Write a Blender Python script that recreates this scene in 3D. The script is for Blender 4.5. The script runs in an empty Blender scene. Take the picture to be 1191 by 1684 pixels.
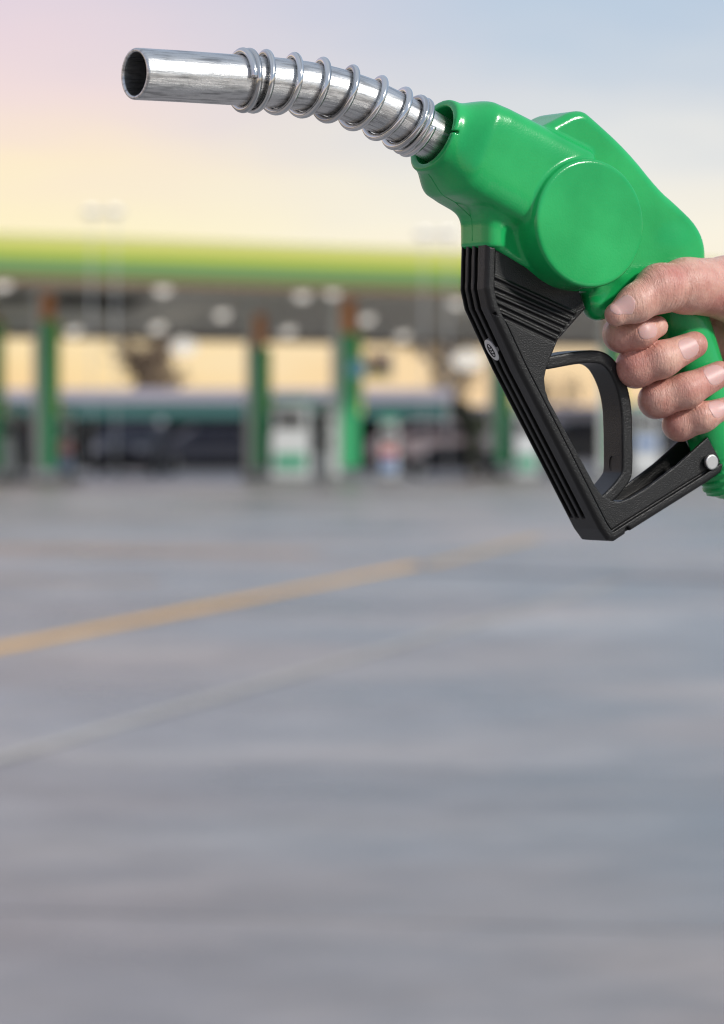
import bpy, bmesh, math, random
import numpy as np
from mathutils import Vector, Matrix

random.seed(7)
rng = np.random.RandomState(7)
S = bpy.context.scene
COL = S.collection
R = math.radians

# ------------------------------------------------------------------ camera
FPX, CX, HY, EYE = 6060.0, 595.5, 694.0, 1.5      # focal length in photo pixels, principal column, horizon row, eye height
cam_d = bpy.data.cameras.new('camera')
cam = bpy.data.objects.new('camera', cam_d)
COL.objects.link(cam)
cam.location = (0, 0, EYE)
cam.rotation_euler = (R(90), 0, 0)
cam_d.sensor_fit = 'HORIZONTAL'
cam_d.sensor_width = 36
cam_d.lens = 36 * FPX / 1191
cam_d.shift_y = -(842 - HY) / 1191
cam_d.clip_start, cam_d.clip_end = 0.05, 3000
cam_d.dof.use_dof = True
cam_d.dof.focus_distance = 1.782
cam_d.dof.aperture_fstop = 17.4
S.camera = cam

# ------------------------------------------------------------------ colours
def lin(r, g, b):
    f = lambda c: (c / 255 / 12.92) if c / 255 <= 0.04045 else ((c / 255 + 0.055) / 1.055) ** 2.4
    return (f(r), f(g), f(b), 1)

# ------------------------------------------------------------------ sky and sun
SUN_EL, SUN_AZ = R(33), R(120)     # azimuth clockwise from the view direction (+Y): behind the camera, to the right
w = bpy.data.worlds.new('World'); S.world = w; w.use_nodes = True
nt = w.node_tree; nt.nodes.clear()
def N(t, **k):
    n = nt.nodes.new(t)
    for a, b in k.items(): setattr(n, a, b)
    return n
Lk = lambda a, b: nt.links.new(a, b)
out = N('ShaderNodeOutputWorld'); bgn = N('ShaderNodeBackground')
tc = N('ShaderNodeTexCoord'); sep = N('ShaderNodeSeparateXYZ')
Lk(tc.outputs['Generated'], sep.inputs[0])
nz = N('ShaderNodeTexNoise'); mp = N('ShaderNodeMapping')
mp.inputs['Scale'].default_value = (11, 11, 52)
Lk(tc.outputs['Generated'], mp.inputs[0]); Lk(mp.outputs[0], nz.inputs['Vector'])
nz.inputs['Scale'].default_value = 1.6; nz.inputs['Detail'].default_value = 4
asn = N('ShaderNodeMath', operation='ARCSINE'); Lk(sep.outputs['Z'], asn.inputs[0])
m1 = N('ShaderNodeMath', operation='MULTIPLY_ADD'); Lk(nz.outputs['Fac'], m1.inputs[0]); m1.inputs[1].default_value = 0.028; m1.inputs[2].default_value = -0.014
m2 = N('ShaderNodeMath', operation='ADD'); Lk(asn.outputs[0], m2.inputs[0]); Lk(m1.outputs[0], m2.inputs[1])
sq = N('ShaderNodeMath', operation='MAXIMUM'); Lk(m2.outputs[0], sq.inputs[0]); sq.inputs[1].default_value = 0
m3 = N('ShaderNodeMath', operation='DIVIDE'); Lk(sq.outputs[0], m3.inputs[0]); m3.inputs[1].default_value = math.pi / 2
pw = N('ShaderNodeMath', operation='POWER'); Lk(m3.outputs[0], pw.inputs[0]); pw.inputs[1].default_value = 0.5
def ramp(stops):
    r = N('ShaderNodeValToRGB'); cr = r.color_ramp
    while len(cr.elements) > 1: cr.elements.remove(cr.elements[0])
    for i, (deg, c) in enumerate(stops):
        p = math.sqrt(max(deg, 0) * (0.667 if deg < 12 else 1) / 90)
        e = cr.elements[0] if i == 0 else cr.elements.new(p)
        e.position = p; e.color = lin(*c)
    Lk(pw.outputs[0], r.inputs[0]); return r
left = ramp([(0, (250, 206, 150)), (1.2, (253, 222, 166)), (2.2, (255, 232, 184)), (4.4, (255, 243, 200)), (6.0, (253, 233, 204)), (7.5, (242, 220, 218)),
             (9.6, (230, 212, 221)), (14, (204, 200, 220)), (30, (182, 193, 214)), (90, (196, 204, 216))])
right = ramp([(0, (248, 210, 164)), (1.2, (251, 220, 174)), (2.2, (251, 228, 190)), (4.4, (250, 243, 226)), (6.0, (233, 232, 228)), (7.5, (213, 218, 224)),
              (9.6, (188, 204, 222)), (14, (160, 188, 218)), (30, (176, 192, 216)), (90, (196, 204, 216))])
mr = N('ShaderNodeMapRange', interpolation_type='SMOOTHSTEP'); Lk(sep.outputs['X'], mr.inputs[0])
mr.inputs[1].default_value = -0.108; mr.inputs[2].default_value = 0.055
nz2 = N('ShaderNodeTexNoise'); Lk(mp.outputs[0], nz2.inputs['Vector']); nz2.inputs['Scale'].default_value = 0.9
m4 = N('ShaderNodeMath', operation='MULTIPLY_ADD'); Lk(nz2.outputs['Fac'], m4.inputs[0]); m4.inputs[1].default_value = 0.30; m4.inputs[2].default_value = -0.15
m5 = N('ShaderNodeMath', operation='ADD', use_clamp=True); Lk(mr.outputs[0], m5.inputs[0]); Lk(m4.outputs[0], m5.inputs[1])
mx = N('ShaderNodeMix', data_type='RGBA'); Lk(m5.outputs[0], mx.inputs[0]); Lk(left.outputs[0], mx.inputs[6]); Lk(right.outputs[0], mx.inputs[7])
sky = N('ShaderNodeTexSky', sky_type='NISHITA'); sky.sun_disc = False
sky.sun_elevation = SUN_EL; sky.sun_rotation = SUN_AZ
sm = N('ShaderNodeMix', data_type='RGBA', blend_type='MULTIPLY'); sm.inputs[0].default_value = 1
Lk(sky.outputs[0], sm.inputs[6]); sm.inputs[7].default_value = (0.05, 0.05, 0.05, 1)      # Nishita at strength 0.05
mx2 = N('ShaderNodeMix', data_type='RGBA'); mx2.inputs[0].default_value = 0.92            # thin high cloud lit by the low glow, over the clear sky
Lk(sm.outputs[2], mx2.inputs[6]); Lk(mx.outputs[2], mx2.inputs[7])
Lk(mx2.outputs[2], bgn.inputs[0]); bgn.inputs[1].default_value = 1.07; Lk(bgn.outputs[0], out.inputs[0])

sun_d = bpy.data.lights.new('sun', 'SUN'); sun_d.energy = 3.1; sun_d.angle = R(6); sun_d.color = (1, 0.96, 0.9)
sun = bpy.data.objects.new('sun', sun_d); COL.objects.link(sun)
sdir = Vector((math.sin(SUN_AZ) * math.cos(SUN_EL), math.cos(SUN_AZ) * math.cos(SUN_EL), math.sin(SUN_EL)))
sun.rotation_euler = sdir.to_track_quat('Z', 'Y').to_euler()
sun.location = sdir * 50

S.view_settings.view_transform = 'Standard'; S.view_settings.look = 'None'
S.view_settings.exposure = 0.0; S.view_settings.gamma = 1.0
S.view_settings.use_curve_mapping = False
S.cycles.pixel_filter_type = 'BLACKMAN_HARRIS'; S.cycles.filter_width = 1.1

# ------------------------------------------------------------------ object helpers
def tag(o, label=None, cat=None, group=None, kind=None):
    if label: o['label'] = label
    if cat: o['category'] = cat
    if group: o['group'] = group
    if kind: o['kind'] = kind
    return o
def empty(name, loc=(0, 0, 0), rz=0.0, **k):
    o = bpy.data.objects.new(name, None); COL.objects.link(o)
    o.location = loc; o.rotation_euler = (0, 0, rz); o.empty_display_size = 0.1
    return tag(o, **k)
def link(name, me, m, parent=None, smooth=False):
    o = bpy.data.objects.new(name, me); COL.objects.link(o)
    if m and not me.materials: me.materials.append(m)
    if parent: o.parent = parent
    if smooth: me.polygons.foreach_set('use_smooth', [True] * len(me.polygons))
    return o
class MB:
    """collects boxes, tubes and prisms into one mesh"""
    def __init__(s): s.bm = bmesh.new()
    def box(s, x0, x1, y0, y1, z0, z1, bev=0.0):
        b = bmesh.new()
        r = bmesh.ops.create_cube(b, size=1)
        bmesh.ops.scale(b, vec=(x1 - x0, y1 - y0, z1 - z0), verts=b.verts)
        bmesh.ops.translate(b, vec=((x0 + x1) / 2, (y0 + y1) / 2, (z0 + z1) / 2), verts=b.verts)
        if bev: bmesh.ops.bevel(b, geom=b.edges[:] , offset=bev, segments=2, affect='EDGES', profile=0.6)
        t = bpy.data.meshes.new('t'); b.to_mesh(t); b.free(); s.bm.from_mesh(t); bpy.data.meshes.remove(t)
        return s
    def tube(s, pts, rad, n=10, cap=True):
        pts = [Vector(p) for p in pts]; rads = rad if isinstance(rad, (list, tuple)) else [rad] * len(pts)
        rings = []; up = None
        for i, p in enumerate(pts):
            t = (pts[min(i + 1, len(pts) - 1)] - pts[max(i - 1, 0)]).normalized()
            if up is None: up = Vector((0, 0, 1)) if abs(t.z) < 0.9 else Vector((1, 0, 0))
            u = (up - t * up.dot(t)).normalized(); up = u; v = t.cross(u)
            rings.append([s.bm.verts.new(p + (u * math.cos(a) + v * math.sin(a)) * rads[i]) for a in [2 * math.pi * k / n for k in range(n)]])
        for a, b in zip(rings, rings[1:]):
            for k in range(n): 
                f = s.bm.faces.new((a[k], a[(k + 1) % n], b[(k + 1) % n], b[k])); f.smooth = True
        if cap:
            s.bm.faces.new(rings[0][::-1]); s.bm.faces.new(rings[-1])
        return s
    def prism(s, poly, y0, y1, bev=0.0):
        """polygon in x,z extruded along y"""
        b = bmesh.new()
        va = [b.verts.new((x, y0, z)) for x, z in poly]; vb = [b.verts.new((x, y1, z)) for x, z in poly]
        b.faces.new(va); b.faces.new(vb[::-1]); n = len(poly)
        for k in range(n): b.faces.new((va[k], vb[k], vb[(k + 1) % n], va[(k + 1) % n]))
        bmesh.ops.recalc_face_normals(b, faces=b.faces)
        if bev: bmesh.ops.bevel(b, geom=b.edges[:], offset=bev, segments=2, affect='EDGES', profile=0.6)
        t = bpy.data.meshes.new('t'); b.to_mesh(t); b.free(); s.bm.from_mesh(t); bpy.data.meshes.remove(t)
        return s
    def ball(s, c, r, sc=(1, 1, 1), n=10):
        g = bmesh.ops.create_uvsphere(s.bm, u_segments=n * 2, v_segments=n, radius=r)
        for v in g['verts']: v.co = Vector((v.co.x * sc[0], v.co.y * sc[1], v.co.z * sc[2])) + Vector(c)
        for v in g['verts']:
            for f in v.link_faces: f.smooth = True
        return s
    def disc(s, c, r, depth, axis='Y', n=32, bev=0.0):
        b = bmesh.new()
        bmesh.ops.create_cone(b, cap_ends=True, segments=n, radius1=r, radius2=r, depth=depth)
        if axis == 'Y': bmesh.ops.rotate(b, matrix=Matrix.Rotation(R(90), 3, 'X'), verts=b.verts)
        if axis == 'X': bmesh.ops.rotate(b, matrix=Matrix.Rotation(R(90), 3, 'Y'), verts=b.verts)
        if bev: bmesh.ops.bevel(b, geom=[e for e in b.edges if len(e.link_faces) == 2 and any(len(f.verts) > 4 for f in e.link_faces)], offset=bev, segments=3, affect='EDGES', profile=0.5)
        bmesh.ops.translate(b, vec=c, verts=b.verts)
        t = bpy.data.meshes.new('t'); b.to_mesh(t); b.free(); s.bm.from_mesh(t); bpy.data.meshes.remove(t)
        return s
    def mesh(s, name):
        me = bpy.data.meshes.new(name); s.bm.to_mesh(me); s.bm.free(); return me
    def build(s, name, m, parent=None): return link(name, s.mesh(name), m, parent)

# ------------------------------------------------------------------ materials
def mat(name, col, rough=0.5, metal=0.0, var=0.0, vscale=3.0, bump=0.0, bscale=200.0, emit=None, espec=None, coat=0.0):
    m = bpy.data.materials.new(name); m.use_nodes = True
    n = m.node_tree.nodes; l = m.node_tree.links; b = n['Principled BSDF']
    c = lin(*col) if max(col) > 1 else (*col, 1)
    b.inputs['Base Color'].default_value = c
    b.inputs['Roughness'].default_value = rough; b.inputs['Metallic'].default_value = metal
    if espec is not None: b.inputs['Specular IOR Level'].default_value = espec
    if coat: b.inputs['Coat Weight'].default_value = coat; b.inputs['Coat Roughness'].default_value = 0.12
    tcn = n.new('ShaderNodeTexCoord')
    if var:
        t = n.new('ShaderNodeTexNoise'); t.inputs['Scale'].default_value = vscale; t.inputs['Detail'].default_value = 5
        l.new(tcn.outputs['Object'], t.inputs['Vector'])
        mx = n.new('ShaderNodeMix'); mx.data_type = 'RGBA'; l.new(t.outputs['Fac'], mx.inputs[0])
        mx.inputs[6].default_value = (*[x * (1 - var) for x in c[:3]], 1); mx.inputs[7].default_value = (*[min(1, x * (1 + var)) for x in c[:3]], 1)
        l.new(mx.outputs[2], b.inputs['Base Color'])
    if bump:
        t = n.new('ShaderNodeTexNoise'); t.inputs['Scale'].default_value = bscale; t.inputs['Detail'].default_value = 3
        l.new(tcn.outputs['Object'], t.inputs['Vector'])
        bp = n.new('ShaderNodeBump'); bp.inputs['Strength'].default_value = 1; bp.inputs['Distance'].default_value = bump
        l.new(t.outputs['Fac'], bp.inputs['Height']); l.new(bp.outputs[0], b.inputs['Normal'])
    if emit:
        b.inputs['Emission Color'].default_value = lin(*emit[0]); b.inputs['Emission Strength'].default_value = emit[1]
    return m

# =================================================================== SETTING
def at(px, py, Y): return ((px - CX) / FPX * Y, EYE + (HY - py) / FPX * Y)     # measured photo point at distance Y -> x, z

# ---- ground: one sheet plus the cast concrete slabs of the forecourt
M_dirt = mat('dusty_concrete', (0.17, 0.165, 0.165), 0.9, var=0.25, vscale=0.4)
g = MB(); g.bm.faces.new([g.bm.verts.new(p) for p in ((-900, -300, -0.03), (900, -300, -0.03), (900, 1500, -0.03), (-900, 1500, -0.03))])
ground = g.build('ground', M_dirt); tag(ground, kind='structure')

def concrete_mat():
    m = bpy.data.materials.new('forecourt_concrete'); m.use_nodes = True
    n = m.node_tree.nodes; l = m.node_tree.links; b = n['Principled BSDF']
    tcn = n.new('ShaderNodeTexCoord'); geo = n.new('ShaderNodeNewGeometry'); oi = n.new('ShaderNodeObjectInfo')
    def noise(sc, det, vec=geo.outputs['Position']):
        t = n.new('ShaderNodeTexNoise'); t.inputs['Scale'].default_value = sc; t.inputs['Detail'].default_value = det; t.inputs['Roughness'].default_value = 0.6
        l.new(vec, t.inputs['Vector']); return t
    big = noise(0.28, 5); mid = noise(1.7, 6); fine = noise(90, 3); stain = noise(0.55, 4)
    r1 = n.new('ShaderNodeValToRGB'); l.new(big.outputs['Fac'], r1.inputs[0])
    r1.color_ramp.elements[0].position = 0.32; r1.color_ramp.elements[0].color = (0.145, 0.150, 0.162, 1)
    r1.color_ramp.elements[1].position = 0.68; r1.color_ramp.elements[1].color = (0.41, 0.365, 0.335, 1)
    tint = noise(0.16, 3); tr_ = n.new('ShaderNodeValToRGB'); l.new(tint.outputs['Fac'], tr_.inputs[0])
    tr_.color_ramp.elements[0].position = 0.38; tr_.color_ramp.elements[0].color = (0.88, 0.95, 1.0, 1); tr_.color_ramp.elements[1].position = 0.62; tr_.color_ramp.elements[1].color = (1.0, 0.92, 0.88, 1)
    mt = n.new('ShaderNodeMix'); mt.data_type = 'RGBA'; mt.blend_type = 'MULTIPLY'; mt.inputs[0].default_value = 1; l.new(r1.outputs[0], mt.inputs[6]); l.new(tr_.outputs[0], mt.inputs[7]); r1 = mt
    mxa = n.new('ShaderNodeMix'); mxa.data_type = 'RGBA'; mxa.blend_type = 'OVERLAY'; mxa.inputs[0].default_value = 0.45
    l.new(r1.outputs[2], mxa.inputs[6]); l.new(mid.outputs['Fac'], mxa.inputs[7])
    mr = n.new('ShaderNodeMapRange'); l.new(oi.outputs['Random'], mr.inputs[0]); mr.inputs[3].default_value = 0.86; mr.inputs[4].default_value = 1.12
    sc = n.new('ShaderNodeVectorMath'); sc.operation = 'SCALE'; l.new(mxa.outputs[2], sc.inputs[0]); l.new(mr.outputs[0], sc.inputs['Scale'])
    st = n.new('ShaderNodeMapRange'); l.new(stain.outputs['Fac'], st.inputs[0]); st.inputs[1].default_value = 0.60; st.inputs[2].default_value = 0.72
    st.inputs[3].default_value = 0; st.inputs[4].default_value = 0.5
    mxb = n.new('ShaderNodeMix'); mxb.data_type = 'RGBA'; l.new(st.outputs[0], mxb.inputs[0]); l.new(sc.outputs[0], mxb.inputs[6]); mxb.inputs[7].default_value = (0.12, 0.12, 0.13, 1)
    l.new(mxb.outputs[2], b.inputs['Base Color'])
    rr = n.new('ShaderNodeMapRange'); l.new(big.outputs['Fac'], rr.inputs[0]); rr.inputs[1].default_value = 0.3; rr.inputs[2].default_value = 0.7; rr.inputs[3].default_value = 0.22; rr.inputs[4].default_value = 0.48; b.inputs['Specular IOR Level'].default_value = 0.4
    l.new(rr.outputs[0], b.inputs['Roughness'])
    bp = n.new('ShaderNodeBump'); bp.inputs['Distance'].default_value = 0.002; l.new(fine.outputs['Fac'], bp.inputs['Height']); l.new(bp.outputs[0], b.inputs['Normal'])
    return m
M_conc = concrete_mat()
SA = R(-12.4)                                      # the joints run this way from the view axis
su = Vector((math.cos(SA), math.sin(SA), 0)); sv = Vector((-math.sin(SA), math.cos(SA), 0))
SL, SO = 4.8, Vector((-0.95, 19.5, 0))             # slab size and a joint crossing measured in the photograph
sb = MB(); sb.box(0.012, SL - 0.012, 0.012, SL - 0.012, -0.12, 0.0, 0.012); slab_me = sb.mesh('concrete_slab'); slab_me.materials.append(M_conc)
fore = empty('forecourt', (0, 0, 0), kind='structure')
for i in range(-9, 10):
    for j in range(-5, 20):
        p = SO + su * (i * SL) + sv * (j * SL + 1.6)
        c = p + su * SL / 2 + sv * SL / 2
        if c.y < -4 or c.y > 112 or abs(c.x) > 8 + max(c.y, 0) * 0.19: continue
        o = bpy.data.objects.new('concrete_slab', slab_me); COL.objects.link(o); o.parent = fore
        o.location = (p.x, p.y, random.uniform(-0.004, 0.0)); o.rotation_euler = (0, 0, SA)

# ---- painted lines, worn orange-yellow paint
def paint_mat(name, col):
    m = mat(name, col, 0.7, var=0.25, vscale=2.0); return m
M_yel = paint_mat('worn_yellow_paint', (226, 172, 78))
M_fy = paint_mat('faded_yellow_paint', (190, 158, 108))
M_pale = paint_mat('pale_joint_filler', (172, 166, 158))
M_tar = paint_mat('brown_joint_filler', (130, 118, 108))
M_rust = paint_mat('faded_orange_paint', (178, 148, 122))
def gline(name, p0, p1, wd, m, z, label, cat):
    a, b = Vector((*p0, z)), Vector((*p1, z)); d = (b - a).normalized(); nn = Vector((-d.y, d.x, 0)) * wd / 2
    k = MB(); N_ = 14; prev = None
    for i in range(N_ + 1):
        q = a.lerp(b, i / N_); e = 1 + random.uniform(-0.08, 0.08)
        cur = [k.bm.verts.new(q + nn * e), k.bm.verts.new(q - nn * e)]
        if prev: k.bm.faces.new((prev[1], cur[1], cur[0], prev[0]))
        prev = cur
    return tag(k.build(name, m), label, cat, kind='structure')
def gp(px, py):
    Y = EYE * FPX / (py - HY); return ((px - CX) / FPX * Y, Y)
gline('painted_line', gp(-60, 1078), gp(688, 929), 0.19, M_yel, 0.004, 'broad worn yellow line painted across the forecourt on the left', 'road marking')
gline('painted_line', gp(700, 931), gp(885, 884), 0.16, M_fy, 0.004, 'short faded yellow line below the black guard', 'road marking')
gline('painted_line', gp(-60, 900), gp(520, 910), 0.8, M_rust, 0.004, 'faded orange band painted across the far forecourt', 'road marking')
gline('painted_line', gp(-60, 953), gp(260, 957), 0.35, M_rust, 0.004, 'faint orange band just beyond the broad yellow line', 'road marking')
gline('joint_filler', gp(-260, 1321), gp(1010, 960), 0.10, M_pale, 0.004, 'pale sealed joint running diagonally over the concrete', 'joint')
gline('joint_filler', gp(700, 938), gp(1300, 958), 0.65, mat('dark_joint_filler', (118, 118, 122), 0.8, var=0.2), 0.0035, 'wide dark seam crossing the concrete below the guard', 'joint')

# ---- canopy of the filling station, turned about 40 degrees to the view
PHI = R(40)
e1 = Vector((math.cos(PHI), math.sin(PHI), 0)); e2 = Vector((-math.sin(PHI), math.cos(PHI), 0))
F0 = Vector((-7.96, 81.0, 0))
M_lime = mat('lime_fascia', (0.42, 0.49, 0.04), 0.45)
M_yglow = mat('yellow_green_fascia', (0.52, 0.51, 0.17), 0.45)
M_gfas = mat('green_fascia', (0.15, 0.28, 0.085), 0.45)
M_oliv = mat('olive_fascia', (0.10, 0.17, 0.05), 0.5)
M_brown = mat('brown_trim', (0.20, 0.12, 0.05), 0.6)
M_soff = mat('grey_soffit', (0.86, 0.84, 0.75), 0.7, var=0.12, vscale=0.6)
M_soffd = mat('dark_soffit_hatch', (0.05, 0.05, 0.04), 0.7)
M_lamp = mat('lit_lamp', (0.9, 0.88, 0.82), 0.4, emit=((255, 248, 238), 0.7))
M_white = mat('white_paint', (0.72, 0.72, 0.70), 0.5, var=0.06)
M_grey = mat('grey_steel', (0.55, 0.57, 0.57), 0.5, metal=0.0, var=0.08)
CZ = 4.69                                                       # ceiling height
canopy = empty('station_canopy', (F0.x, F0.y, 0), PHI, label='long petrol station canopy with lime and green fascia over grey ceiling', cat='canopy')
DEEP = 10.5                                                     # the soffit is level over the columns, then falls towards the rear
def ceil_z(y): return CZ - 0.28 * max(y - 7.2, 0)  # invented rear fall and short depth, shaped so the soffit catches more light
def strip(name, m, z0, z1, y0, y1, x0=-16, x1=46, parent=canopy):
    b = MB().box(x0, x1, y0, y1, z0, z1, 0.015)
    for v in b.bm.verts: v.co.z += ceil_z(v.co.y) - CZ
    return b.build(name, m, parent)
strip('fascia_band', M_yglow, CZ + 0.70, CZ + 0.98, -0.02, 0.30)
strip('fascia_band', M_lime, CZ + 0.48, CZ + 0.698, -0.05, 0.30)
strip('fascia_band', M_gfas, CZ + 0.18, CZ + 0.478, -0.03, 0.30)
strip('fascia_band', M_oliv, CZ + 0.03, CZ + 0.178, -0.01, 0.30)
strip('fascia_trim', M_brown, CZ - 0.10, CZ + 0.028, 0.0, 0.30)
MB().box(-16, 46, 0.305, DEEP - 0.005, CZ + 0.45, CZ + 0.7, 0.015).build('canopy_roof', M_grey, canopy)
for k in range(9):                                              # soffit boards, side by side
    strip('soffit_board', M_soff, CZ, CZ + 0.06, 0.32 + k * 1.13, 0.32 + k * 1.13 + 1.115)
strip('rear_fascia', M_brown, CZ - 0.04, CZ + 1.4, DEEP, DEEP + 0.3)
def can_xy(px, py, z):                                           # where a sight line meets the ceiling, in canopy coordinates
    best = None
    for k in range(1200):
        Y = 80 + k * 0.03; p = Vector(((px - CX) / FPX * Y, Y, 0)) - F0; zz = EYE + (HY - py) / FPX * Y
        err = abs(zz - ceil_z(p.dot(e2))) + (0 if p.dot(e2) > 0.5 else 9)
        if best is None or err < best[0]: best = (err, p)
    p = best[1]
    return p.dot(e1), p.dot(e2)
for px, py in ((5, 462), (268, 470), (365, 512), (258, 534), (497, 480), (473, 540), (603, 520), (662, 548), (752, 492), (560, 470), (120, 540)):
    x, y = can_xy(px, py, CZ)
    y = min(max(y, 0.8), DEEP - 0.5); cz = ceil_z(y)
    f = MB().disc((0, 0, -0.03), 0.24, 0.05, 'Z').build('ceiling_light', M_white, canopy)
    f.location = (x, y, cz); f.rotation_euler = (-math.atan(0.28) if y > 7.2 else 0, 0, 0)
    MB().ball((0, 0, -0.06), 0.19, (1, 1, 0.8)).build('lamp_lens', M_lamp, f)
for px, py in ((33, 480), (115, 488), (152, 490), (205, 494)):
    x, y = can_xy(px, py, CZ)
    f = MB().box(-0.5, 0.5, -0.6, 0.6, -0.05, -0.004).build('ceiling_hatch', M_soffd, canopy)
    f.location = (x, y, ceil_z(y)); f.rotation_euler = (-math.atan(0.28) if y > 7.2 else 0, 0, 0)

# ---- canopy columns
M_gcol = mat('green_cladding', (0.06, 0.50, 0.20), 0.4, var=0.12, vscale=0.8)
M_org = mat('orange_band', (0.72, 0.30, 0.10), 0.5)
M_ystr = mat('yellow_edge', (0.75, 0.72, 0.08), 0.5)
M_post = mat('pale_post', (0.74, 0.77, 0.74), 0.5, var=0.05)
M_kerb = mat('kerb_concrete', (0.22, 0.22, 0.22), 0.8, var=0.1)
def column(px, py, org0, org1, label, wd=1.0):
    Y = EYE * FPX / (py - HY); x, _ = at(px, py, Y)
    yl = (Vector((x, Y, 0)) - F0).dot(e2); ct = ceil_z(yl) - 0.02
    zo = lambda q: EYE + (HY - q) / FPX * Y
    r = empty('canopy_column', (x, Y, 0), 0, label=label, cat='column', group='columns carrying the station canopy')
    MB().box(-0.30 * wd, -0.105 * wd, -0.10, 0.25, 0.10, ct, 0.01).build('post', M_post, r)
    z0, z1 = zo(org1), min(zo(org0), ct - 0.01)
    MB().box(-0.10 * wd, 0.27 * wd, -0.14, 0.22, 0.35, z0 - 0.003, 0.012).build('cladding', M_gcol, r)
    MB().box(-0.10 * wd, 0.20 * wd, -0.13, 0.20, z0, z1, 0.012).build('band', M_org, r)
    MB().box(0.273 * wd, 0.35 * wd, -0.12, 0.20, 1.7, z0 - 0.02, 0.008).build('edge_strip', M_ystr, r)
    MB().box(-0.42 * wd, 0.42 * wd, -0.3, 0.4, 0.002, 0.16, 0.03).build('plinth', M_kerb, r)
column(-16, 793, 480, 530, 'green canopy column cut by the left edge of the picture')
column(75, 795, 474, 527, 'green canopy column with an orange top beside the standing person')
column(424, 790.5, 517, 571, 'green canopy column standing between the dark shop and the white dispensers')
column(569, 792, 492, 549, 'wide green canopy column carrying the round blue sign', 1.25)
column(822, 786, 500, 556, 'green canopy column seen just left of the black guard')
column(1005, 788, 505, 560, 'green canopy column seen through the trigger opening')

# ---- shop building behind
M_wall = mat('shop_wall', (0.50, 0.47, 0.54), 0.7, var=0.1)
M_teal = mat('teal_fascia', (0.08, 0.21, 0.195), 0.45, var=0.1)
M_dark = mat('dark_interior', (0.012, 0.013, 0.022), 0.5, var=0.3)
M_glass = mat('dark_glass', (0.010, 0.012, 0.024), 0.3, espec=0.25)
M_frame = mat('dark_frame', (0.018, 0.02, 0.03), 0.4)
M_orsign = mat('salmon_sign', (0.42, 0.17, 0.12), 0.5, emit=((196, 112, 92), 0.3))
shop = empty('shop_building', (0, 120, 0), 0, label='low dark shop with grey roof edge behind the pumps', cat='building')
X0, X1 = -16.0, 2.6
MB().box(X0, X1, 0.6, 8, 0, 2.0, 0.02).build('wall', M_dark, shop)
MB().box(X0 - 0.4, X1 + 0.3, -2.0, 8.3, 2.14, 2.56, 0.03).build('roof', M_wall, shop)
MB().box(X0 - 0.3, X1 + 0.2, -1.9, -1.6, 1.62, 2.137, 0.03).build('shop_fascia', M_teal, shop)
for k in range(9):
    xx = X0 + 0.2 + k * 2.04
    fr = MB().box(xx, xx + 1.98, 0.46, 0.598, 0.05, 1.97, 0.02).build('window', M_frame, shop)
    MB().box(xx + 0.08, xx + 0.96, 0.43, 0.457, 0.12, 1.9).build('pane', M_glass, fr)
    MB().box(xx + 1.02, xx + 1.9, 0.43, 0.457, 0.12, 1.9).build('pane', M_glass, fr)
for k in range(7): MB().box(X0 + 0.3 + k * 3.05, X0 + 0.5 + k * 3.05, -1.85, -1.65, 0, 1.618, 0.02).build('post', M_grey, shop)
x, z = at(236, 716, 118)
MB().box(x - 0.62, x + 0.62, -1.98, -1.86, z - 0.22, z + 0.22, 0.03).build('sign', M_orsign, shop)
rear = empty('boundary_wall', (0, 138, 0), 0, label='low dark wall running behind the cars right of the shop', cat='wall')
MB().box(2.9, 40, 0, 0.25, 0, 2.0, 0.03).build('wall_panel', mat('dusk_wall', (0.13, 0.12, 0.13), 0.8, var=0.2), rear)
MB().box(2.85, 40.05, -0.06, 0.31, 2.0, 2.12, 0.03).build('coping', M_wall, rear)

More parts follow.
